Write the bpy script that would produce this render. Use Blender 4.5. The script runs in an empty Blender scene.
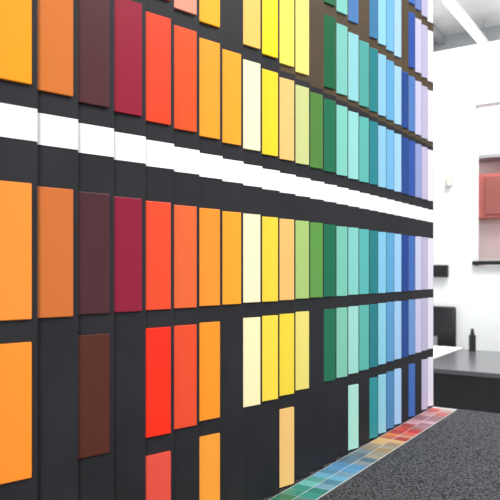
import bpy, bmesh, math, random
from mathutils import Vector, Matrix
random.seed(4)
sc=bpy.context.scene
sc.view_settings.view_transform='Standard'
sc.view_settings.look='None'
col=sc.collection

def lin(h):
    h=h.lstrip('#'); o=[]
    for i in (0,2,4):
        c=int(h[i:i+2],16)/255
        o.append(c/12.92 if c<=.04045 else ((c+.055)/1.055)**2.4)
    return (*o,1)

def mat(name,color,rough=.5,noise=0,nscale=60,bump=0,bscale=300,spec=.5,metal=0,emit=None,es=0,edge=(.35,.65)):
    m=bpy.data.materials.new(name); m.use_nodes=True
    nt=m.node_tree; b=nt.nodes['Principled BSDF']
    c=lin(color)
    b.inputs['Base Color'].default_value=c
    b.inputs['Roughness'].default_value=rough
    b.inputs['Specular IOR Level'].default_value=spec
    b.inputs['Metallic'].default_value=metal
    if emit:
        b.inputs['Emission Color'].default_value=lin(emit); b.inputs['Emission Strength'].default_value=es
    tc=nt.nodes.new('ShaderNodeTexCoord')
    if noise:
        n=nt.nodes.new('ShaderNodeTexNoise'); n.inputs['Scale'].default_value=nscale; n.inputs['Detail'].default_value=4
        r=nt.nodes.new('ShaderNodeValToRGB')
        r.color_ramp.elements[0].position=edge[0]; r.color_ramp.elements[1].position=edge[1]
        r.color_ramp.elements[0].color=(*[x*(1-noise) for x in c[:3]],1)
        r.color_ramp.elements[1].color=(*[min(1,x*(1+noise)) for x in c[:3]],1)
        nt.links.new(tc.outputs['Object'],n.inputs['Vector']); nt.links.new(n.outputs['Fac'],r.inputs['Fac']); nt.links.new(r.outputs['Color'],b.inputs['Base Color'])
    if bump:
        n=nt.nodes.new('ShaderNodeTexNoise'); n.inputs['Scale'].default_value=bscale; n.inputs['Detail'].default_value=2
        bp=nt.nodes.new('ShaderNodeBump'); bp.inputs['Strength'].default_value=bump; bp.inputs['Distance'].default_value=.002
        nt.links.new(tc.outputs['Object'],n.inputs['Vector']); nt.links.new(n.outputs['Fac'],bp.inputs['Height']); nt.links.new(bp.outputs['Normal'],b.inputs['Normal'])
    return m

def attr_mat(name,rough,bump=.08,spec=.5):
    m=mat(name,'#ffffff',rough,bump=bump,bscale=500,spec=spec)
    nt=m.node_tree; a=nt.nodes.new('ShaderNodeAttribute'); a.attribute_name='Col'
    nt.links.new(a.outputs['Color'],nt.nodes['Principled BSDF'].inputs['Base Color'])
    return m

def add_box(bm,lo,hi,M=None,color=None,layer=None,bev=0,mi=0):
    M=M or Matrix.Identity(4)
    r=bmesh.ops.create_cube(bm,size=1)
    vs=r['verts']
    for v in vs:
        v.co=Vector([lo[i]+(v.co[i]+.5)*(hi[i]-lo[i]) for i in range(3)])
    fs=set(f for v in vs for f in v.link_faces)
    if bev:
        es=list(set(e for v in vs for e in v.link_edges))
        rr=bmesh.ops.bevel(bm,geom=es,offset=bev,segments=2,affect='EDGES',profile=.5)
        vs=list(set(rr['verts'])|set(v for v in vs if v.is_valid))
        fs=set(f for v in vs for f in v.link_faces)
    for v in vs: v.co=M@v.co
    for f in fs:
        f.material_index=mi
        if layer is not None:
            for l in f.loops: l[layer]=color

def mk(name,bm,mats,parent=None,smooth=False):
    me=bpy.data.meshes.new(name); bm.to_mesh(me); bm.free()
    for m in (mats if isinstance(mats,list) else [mats]): me.materials.append(m)
    if smooth:
        for p in me.polygons: p.use_smooth=True
    o=bpy.data.objects.new(name,me); col.objects.link(o)
    if parent: o.parent=parent
    return o

def box(name,lo,hi,m,parent=None,bev=0):
    bm=bmesh.new(); add_box(bm,lo,hi,bev=bev); return mk(name,bm,m,parent)

def cyl(name,p0,p1,r,m,parent=None,seg=24,r2=None):
    p0=Vector(p0);p1=Vector(p1);d=p1-p0
    bm=bmesh.new(); bmesh.ops.create_cone(bm,cap_ends=True,segments=seg,radius1=r,radius2=r if r2 is None else r2,depth=d.length)
    M=Matrix.Translation((p0+p1)/2)@d.to_track_quat('Z','Y').to_matrix().to_4x4()
    bm.transform(M); return mk(name,bm,m,parent)

def empty(name):
    e=bpy.data.objects.new(name,None); col.objects.link(e); e.empty_display_size=.1; return e

# ---------------- camera ----------------
TH=math.atan(423/650)
CZ=1.496; CD=.805
cam=bpy.data.cameras.new('camera'); co=bpy.data.objects.new('camera',cam); col.objects.link(co)
co.location=(CD,0,CZ); co.rotation_euler=(math.radians(90),0,TH)
cam.lens=46.8; cam.sensor_width=36; cam.shift_y=.042; cam.clip_start=.02
cam.dof.use_dof=True; cam.dof.focus_distance=1.45; cam.dof.aperture_fstop=9
sc.camera=co

# ---------------- display wall ----------------
NL=-4; NR=26
def edge_y(k):  # protruding edge at the right of column k
    return .640+.0791*k if k<=16 else .640+.0791*16+.0718*(k-16)
CT=.960
TOP=2.95
E=.021
panel_m=mat('charcoal_laminate','#232327',.5,noise=.12,nscale=8,bump=.25,bscale=350,spec=.25)
brown_refl_m=mat('charcoal_laminate_brown_reflection','#4c3d28',.5,noise=.12,nscale=8,bump=.25,bscale=350,spec=.3)  # brown reflection on upper far panels, painted in as colour
back_m=mat('backing_board_dark','#2a2a2e',.7)
strip_m=mat('white_label_plastic','#fbfbfd',.3)
tile_m=attr_mat('painted_sample_satin',.36,spec=.25)
disp=empty('colour_sample_display_wall')
def pm(k):
    y=edge_y(k-1); s=edge_y(k)-y
    al=math.atan2(E,s)
    return Matrix.Translation((-E/2,y,0))@Matrix.Rotation(-al,4,'Z'), s/math.cos(al)
YS=edge_y(NL-1); YE=edge_y(NR-1)
def zz(p): return CZ-p/685
bm=bmesh.new()
for k in range(NL,NR):
    M,L=pm(k)
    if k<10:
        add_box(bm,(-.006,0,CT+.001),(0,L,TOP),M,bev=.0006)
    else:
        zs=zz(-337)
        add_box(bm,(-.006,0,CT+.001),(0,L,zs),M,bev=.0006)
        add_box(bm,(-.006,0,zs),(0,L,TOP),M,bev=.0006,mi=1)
mk('louvre_panels',bm,[panel_m,brown_refl_m],disp)
box('backing_board',(-.09,YS,0),(-.019,YE,TOP),back_m,disp)
bm=bmesh.new()
for k in range(NL,NR):
    M,L=pm(k)
    add_box(bm,(0,.0005,zz(-132)),(.002,L-.0012,zz(-165)),M,bev=.0004)
mk('white_label_strip',bm,strip_m,disp)
rows={-1:(-805,-668),0:(-645,-508),1:(-485,-348),2:(-325,-188),3:(-88,49),4:(72,209),5:(232,369-6)}
N=None
C={ # rows -1,0,1,2,3,4,5
-4:['F2B430','F2B430','F2A030','F2B430','F2A030','F2B430',N],
-3:['F5C050',N,'F2A030','F5A030','F5A030',N,'F2A030'],
-2:['F2A030',N,'EE9030','F29A2E','F29A2E','F2A030',N],
-1:['F2A030',N,'EE9030','F0942E','F0942E','F2A030',N],
0:[N,N,'F39A20','F2921A','EA8834','EC882A',N],
1:[N,N,'C87434','C46C2c','C06830',N,N],
2:[N,N,'5a3030','4c282a','46262b','50261c',N],
3:[N,N,'8C1D38','8c1830','861834',N,N],
4:[N,N,'E2492D','E04224','E0482a','F02c16','DA4e40'],
5:[N,N,'E0917A','D85024','DE6234','E04a2a',N],
6:[N,N,'F8A91C','F29a2a','EE8e2c','F09024','EE9a38'],
7:[N,N,N,'F2a02a','F29e2a',N,N],
8:[N,N,'F4be60','F3EBC0','F1E4BE','F3E8B6',N],
9:[N,N,'F8D41E','F6ce2a','F4cc3c','F4D444',N],
10:[N,'F0E070','ECDC5c','EEbe74','ECB86c','EEd03c','EEbe76'],
11:[N,N,'EED878','C6CC88','A4C070','E6D672',N],
12:[N,N,N,'4F8038','5B9444',N,N],
13:[N,'1E6A48','12603A','1a6b4a','14694A','1A6A4C',N],
14:[N,'7DC4B8','78BFB4','7CC6B4','74BFAC','7CC0A8',N],
15:[N,'4a78b0','8CC8CE','90D0CC','80C8C0','9AD4C8','A8DCCC'],
16:[N,N,'4fA29C','5AB0A8','56B0AC','58B0A4',N],
17:[N,'3A78A0','1F7E84','24808A','1E7B82','1F7A84','2F8C94'],
18:['88C0DC','8CC8E4','88C0DC','88C0DC','7EC0DC','88C8DC','8CC8DC'],
19:['6FB0D8','6FB0D8','5FA4D0','6FB0D8','5AA0CC','5a98c8','4E88B8'],
20:['9CC8EC','A4C8EC','9CC8EC','9CC8EC','96C4EC','9CC4E8','A0C8EC'],
21:[N,N,'1E4488','1E4488','183E88','1E4488',N],
22:['3E68B0','2C50A0','4E78B8','2C50A0','3E68B0','6a90c8','3E68B0'],
23:['6A80B8','C4C0DC','C4C0DC','8C98C8','C4C4E0','C4C0DC',N],
24:['B8B0CC','B8B0CC','B8B0CC','BCB4D0','B8B0CC','B8B0CC','BCB4D0'],
25:['E4DEEA','E0DAE8','E0DAE8','E4DEEA','E0DAE8','E0DAE8','E0DAE8'],
}
bm=bmesh.new(); lay=bm.loops.layers.float_color.new('Col')
for k in range(NL,NR):
    M,L=pm(k)
    for ri,rw in enumerate([-1,0,1,2,3,4,5]):
        h=C[k][ri]
        if rw<=0 and k<10: h=C[k][[3,4][rw]] if (k*3+rw)%3 else None
        if not h: continue
        a,b=rows[rw]
        j=random.uniform(-.0008,.0008)
        add_box(bm,(0,.0015,zz(b)+j),(.0065,L*.86,min(zz(a)+j,TOP-.01)),M,color=lin(h),layer=lay,bev=.0012)
mk('colour_sample_tiles',bm,tile_m,disp)

# ---------------- counter ----------------
cm=mat('speckled_charcoal_felt','#48484b',.9,noise=.85,nscale=210,bump=1,bscale=220,spec=.2,edge=(.42,.58))
cab=mat('counter_cabinet_dark','#33333a',.5,noise=.05)
ctr=empty('display_counter')
box('counter_top',(-.017,YS,CT-.03),(.66,YE+.01,CT),cm,ctr,bev=.002)
box('cabinet_body',(-.017,YS+.02,.08),(.62,YE-.01,CT-.03),cab,ctr)
box('plinth',(-.017,YS+.05,0),(.57,YE-.04,.08),back_m,ctr)
for i in range(5):
    y0=YS+.04+i*.445
    box('cupboard_door_%d'%(i+1),(.62,y0,.1),(.638,y0+.435,CT-.04),cab,ctr,bev=.002)
    cyl('handle_%d'%(i+1),(.655,y0+.4,.5),(.655,y0+.4,.7),.005,back_m,ctr)

# swatch cards lying on counter
sw=empty('colour_swatch_chart')
bm=bmesh.new(); add_box(bm,(.012,YS+.02,CT),(.106,YE-.01,CT+.0012))
mk('white_backing_card',bm,mat('card_white','#c8c8c4',.6),sw)
cc=['C87434','5a3030','94203A','E84E2E','DC5A30','F6A636','E8B060','D8C898','D8C49a','D8C090','D0C080','8fA060','2E8F50','2E9A70','4AB0A0','74C8C0','76BCD8','5E9CC8','5F7C90','7E8C98','B8A890','E0B070','E88040','D84030','E06050','D8A0A8','aa7080','D8A0A8','D04840','C09088']
bm=bmesh.new(); lay=bm.loops.layers.float_color.new('Col')
y=YS+.025
pit=.0388
n=int((YE-.02-y)/pit)
for i in range(n):
    t=i/n*29
    for c in range(2):
        h=cc[min(29,int(t)+(c if random.random()<.5 else 0))]
        q=lin(h); f=random.uniform(.5,.95)
        if c==1: q=(*[x*.7+.12 for x in q[:3]],1) if i%3==0 else q
        add_box(bm,(.015+c*.046,y+i*pit,CT+.0012),(.058+c*.046,y+i*pit+pit-.003,CT+.002),color=(*[min(1,x*f) for x in q[:3]],1),layer=lay)
mk('swatches',bm,attr_mat('printed_card',.45,bump=0,spec=.3),sw)

# ---------------- room ----------------
white=mat('white_wall_paint','#f4f5f5',.7,noise=.02,nscale=3)
flo=mat('floor_grey_concrete','#a8a8a6',.4,noise=.12,nscale=3)
ceil=mat('ceiling_grey_metal','#d2d5d6',.6,noise=.08,nscale=2)
steel=mat('beam_grey_steel','#9a9ea0',.5)
box('floor',(-6,-4,-.1),(5,14,0),flo)
box('ceiling',(-6,-4,4.75),(5,14,4.85),ceil)
box('wall_left',(-6.1,-4,0),(-6,14,4.75),white)
box('wall_back',(-6,14,0),(5,14.1,4.75),white)
bm=bmesh.new()
Y7=7.0
add_box(bm,(-6,Y7,0),(-.936,Y7+.15,3.87))
add_box(bm,(1.4,Y7,0),(5,Y7+.15,3.87))
add_box(bm,(-.936,Y7,3.24),(1.4,Y7+.15,3.87))
add_box(bm,(-.936,Y7,0),(1.4,Y7+.15,1.55))
mk('wall_partition',bm,white)
dark=mat('black_satin','#1b1c1f',.35)
box('trim_1',(-.95,Y7-.06,1.56),(1.42,Y7+.2,1.60),dark)
def winwall(name,axis,pos,a0,a1):
    bm=bmesh.new(); t=.12
    def b(u0,u1,z0,z1):
        if axis=='x': add_box(bm,(pos,u0,z0),(pos+t,u1,z1))
        else: add_box(bm,(u0,pos-t,z0),(u1,pos,z1))
    b(a0,a1,0,.6); b(a0,a1,4.2,4.75)
    n=int((a1-a0)/2.2); st=(a1-a0)/n
    for i in range(n+1):
        u=a0+i*st; b(max(a0,u-.15),min(a1,u+.15),.6,4.2)
    mk(name,bm,white)
winwall('wall_right','x',5,-4,14)
winwall('wall_front','y',-4,-6,5)
bm=bmesh.new()
for i in range(9):
    y=-3+i*2.0
    add_box(bm,(-6,y,4.55),(5,y+.14,4.75))
for x in (-3.2,-1.9,.6,3):
    add_box(bm,(x,-4,4.62),(x+.08,14,4.72))
mk('ceiling_beams',bm,steel)

tube_m=mat('tube_glow','#ffffff',.3,emit='#ffffff',es=3.5)
def lampfix(x,y0,y1,z=4.4):
    e=empty('fluorescent_ceiling_light')
    cyl('tube',(x,y0,z),(x,y1,z),.03,tube_m,e)
    box('housing',(x-.05,y0-.04,z+.03),(x+.05,y1+.04,z+.07),strip_m,e)
    for yy in (y0+.2,y1-.2):
        cyl('rod_%.0f'%(yy*10),(x,yy,z+.07),(x,yy,4.75),.008,steel,e)
lampfix(-1.24,7.0,8.9); lampfix(-4.0,7.2,8.9); lampfix(2.2,7.2,8.9)

e=empty('wall_sconce')
box('backplate',(-1.22,6.985,2.40),(-1.17,7.0,2.49),steel,e)
cyl('shade',(-1.195,6.94,2.40),(-1.195,6.94,2.47),.03,mat('sconce_shade','#d8cfc4',.4),e,r2=.038)

red=mat('terracotta_cabinet','#b4605a',.5,noise=.1,nscale=5)
brn=mat('brown_niche','#98564f',.5)
pink=mat('pale_pink_wall','#ead4d2',.7)
box('wall_kitchen',(-2.6,9.0,0),(3,9.1,4.0),pink)
e=empty('wall_cabinet')
box('carcass',(-1.36,8.62,2.18),(1.2,8.99,2.74),red,e)
for i in range(4):
    box('door_panel_%d'%(i+1),(-1.21+i*.6,8.60,2.22),(-.69+i*.6,8.62,2.70),brn,e,bev=.004)
e=empty('wall_shelf')
box('board',(-1.38,8.65,2.95),(1.2,8.99,2.99),steel,e)
for i,x in enumerate((-1.05,0,1.0)): box('bracket_%d'%i,(x,8.7,2.85),(x+.03,8.99,2.95),steel,e)
e=empty('kitchen_worktop')
box('body',(-1.17,8.4,0),(1.2,8.96,1.62),white,e)
box('top',(-1.2,8.37,1.62),(1.22,8.96,1.66),mat('worktop_grey','#b9b4b0',.4),e)

e=empty('reception_desk')
dtop=mat('desk_top_dark','#5a5b5e',.25,noise=.05)
dfr=mat('desk_front_black','#1c1d20',.4)
box('desktop',(-.9,4.94,.715),(1.4,6.3,.75),dtop,e,bev=.003)
box('front_panel',(-.88,4.98,.06),(1.38,5.02,.715),dfr,e)
box('side_panel_1',(-.88,5.02,0),(-.84,6.25,.715),dfr,e)
box('side_panel_2',(1.34,5.02,0),(1.38,6.25,.715),dfr,e)
e=empty('white_table')
box('tabletop',(-2.6,5.0,.72),(-.91,6.4,.755),white,e,bev=.003)
for i,(x,y) in enumerate(((-2.5,5.1),(-1.0,5.1),(-2.5,6.3),(-1.0,6.3))):
    box('leg_%d'%(i+1),(x-.03,y-.03,0),(x+.03,y+.03,.72),steel,e)

def chair(x,y,rot):
    e=empty('office_chair'); e.location=(x,y,0); e.rotation_euler=(0,0,rot)
    box('seat',(-.23,-.23,.42),(.23,.23,.49),dark,e,bev=.03)
    bm=bmesh.new(); add_box(bm,(-.22,.22,.58),(.22,.27,1.12),bev=.022); mk('backrest',bm,dark,e,True)
    box('back_strut',(-.03,.2,.45),(.03,.235,.8),steel,e)
    cyl('gas_lift',(0,0,.1),(0,0,.42),.025,steel,e)
    for i in range(5):
        a=i*math.tau/5
        cyl('foot_%d'%(i+1),(0,0,.12),(.28*math.cos(a),.28*math.sin(a),.07),.018,dark,e)
        cyl('castor_%d'%(i+1),(.28*math.cos(a),.28*math.sin(a)-.015,.03),(.28*math.cos(a),.28*math.sin(a)+.015,.03),.03,dark,e)
    for s in (-1,1):
        box('armrest_%d'%(s+2),(s*.27-.02,-.15,.66),(s*.27+.02,.15,.69),dark,e)
        box('arm_post_%d'%(s+2),(s*.27-.012,-.02,.45),(s*.27+.012,.02,.66),dark,e)
        box('arm_link_%d'%(s+2),(min(s*.2,s*.28),-.02,.44),(max(s*.2,s*.28),.02,.46),dark,e)
chair(-1.33,6.68,0)

e=empty('wall_monitor')
box('screen',(-1.75,6.93,1.43),(-1.20,6.97,1.56),dark,e,bev=.004)
box('bracket',(-1.5,6.97,1.46),(-1.4,7.0,1.53),steel,e)
e=empty('desk_bottle')
cyl('body',(-.76,6.2,.75),(-.76,6.2,.90),.032,dark,e); cyl('neck',(-.76,6.2,.90),(-.76,6.2,.96),.02,dark,e,r2=.012)

# ---------------- lights ----------------
w=bpy.data.worlds.new('world'); sc.world=w; w.use_nodes=True
w.node_tree.nodes['Background'].inputs[0].default_value=(.93,.96,1,1); w.node_tree.nodes['Background'].inputs[1].default_value=.65
def area(name,loc,target,sx,sy,p,c=(1,1,1)):
    l=bpy.data.lights.new(name,'AREA'); l.shape='RECTANGLE'; l.size=sx; l.size_y=sy; l.energy=p; l.color=c
    o=bpy.data.objects.new(name,l); col.objects.link(o); o.location=loc
    o.rotation_euler=(Vector(target)-Vector(loc)).to_track_quat('-Z','Y').to_euler()
area('added_key_light',(2.6,-2.6,3.6),(0,1.2,1.4),.8,.8,215)  # added key behind the camera, rakes shadows across the louvres; no fixture
area('added_far_tiles_fill',(2.6,2.4,4.3),(0,2.0,1.4),1.4,1.0,80)  # added fill to lift the far end of the tile wall
area('added_room_fill',(0,5.2,4.5),(0,5.9,0),2.5,1.4,180)  # unseen fill added to keep the background room bright white
area('added_rear_room_fill',(0,7.9,3.8),(0,8.3,0),2.3,.7,70)  # fill added out of sight behind the partition
area('added_ceiling_fill',(-.8,7.7,3.9),(-.8,8.4,4.75),2.0,.3,14)  # hidden upward light added to brighten the ceiling
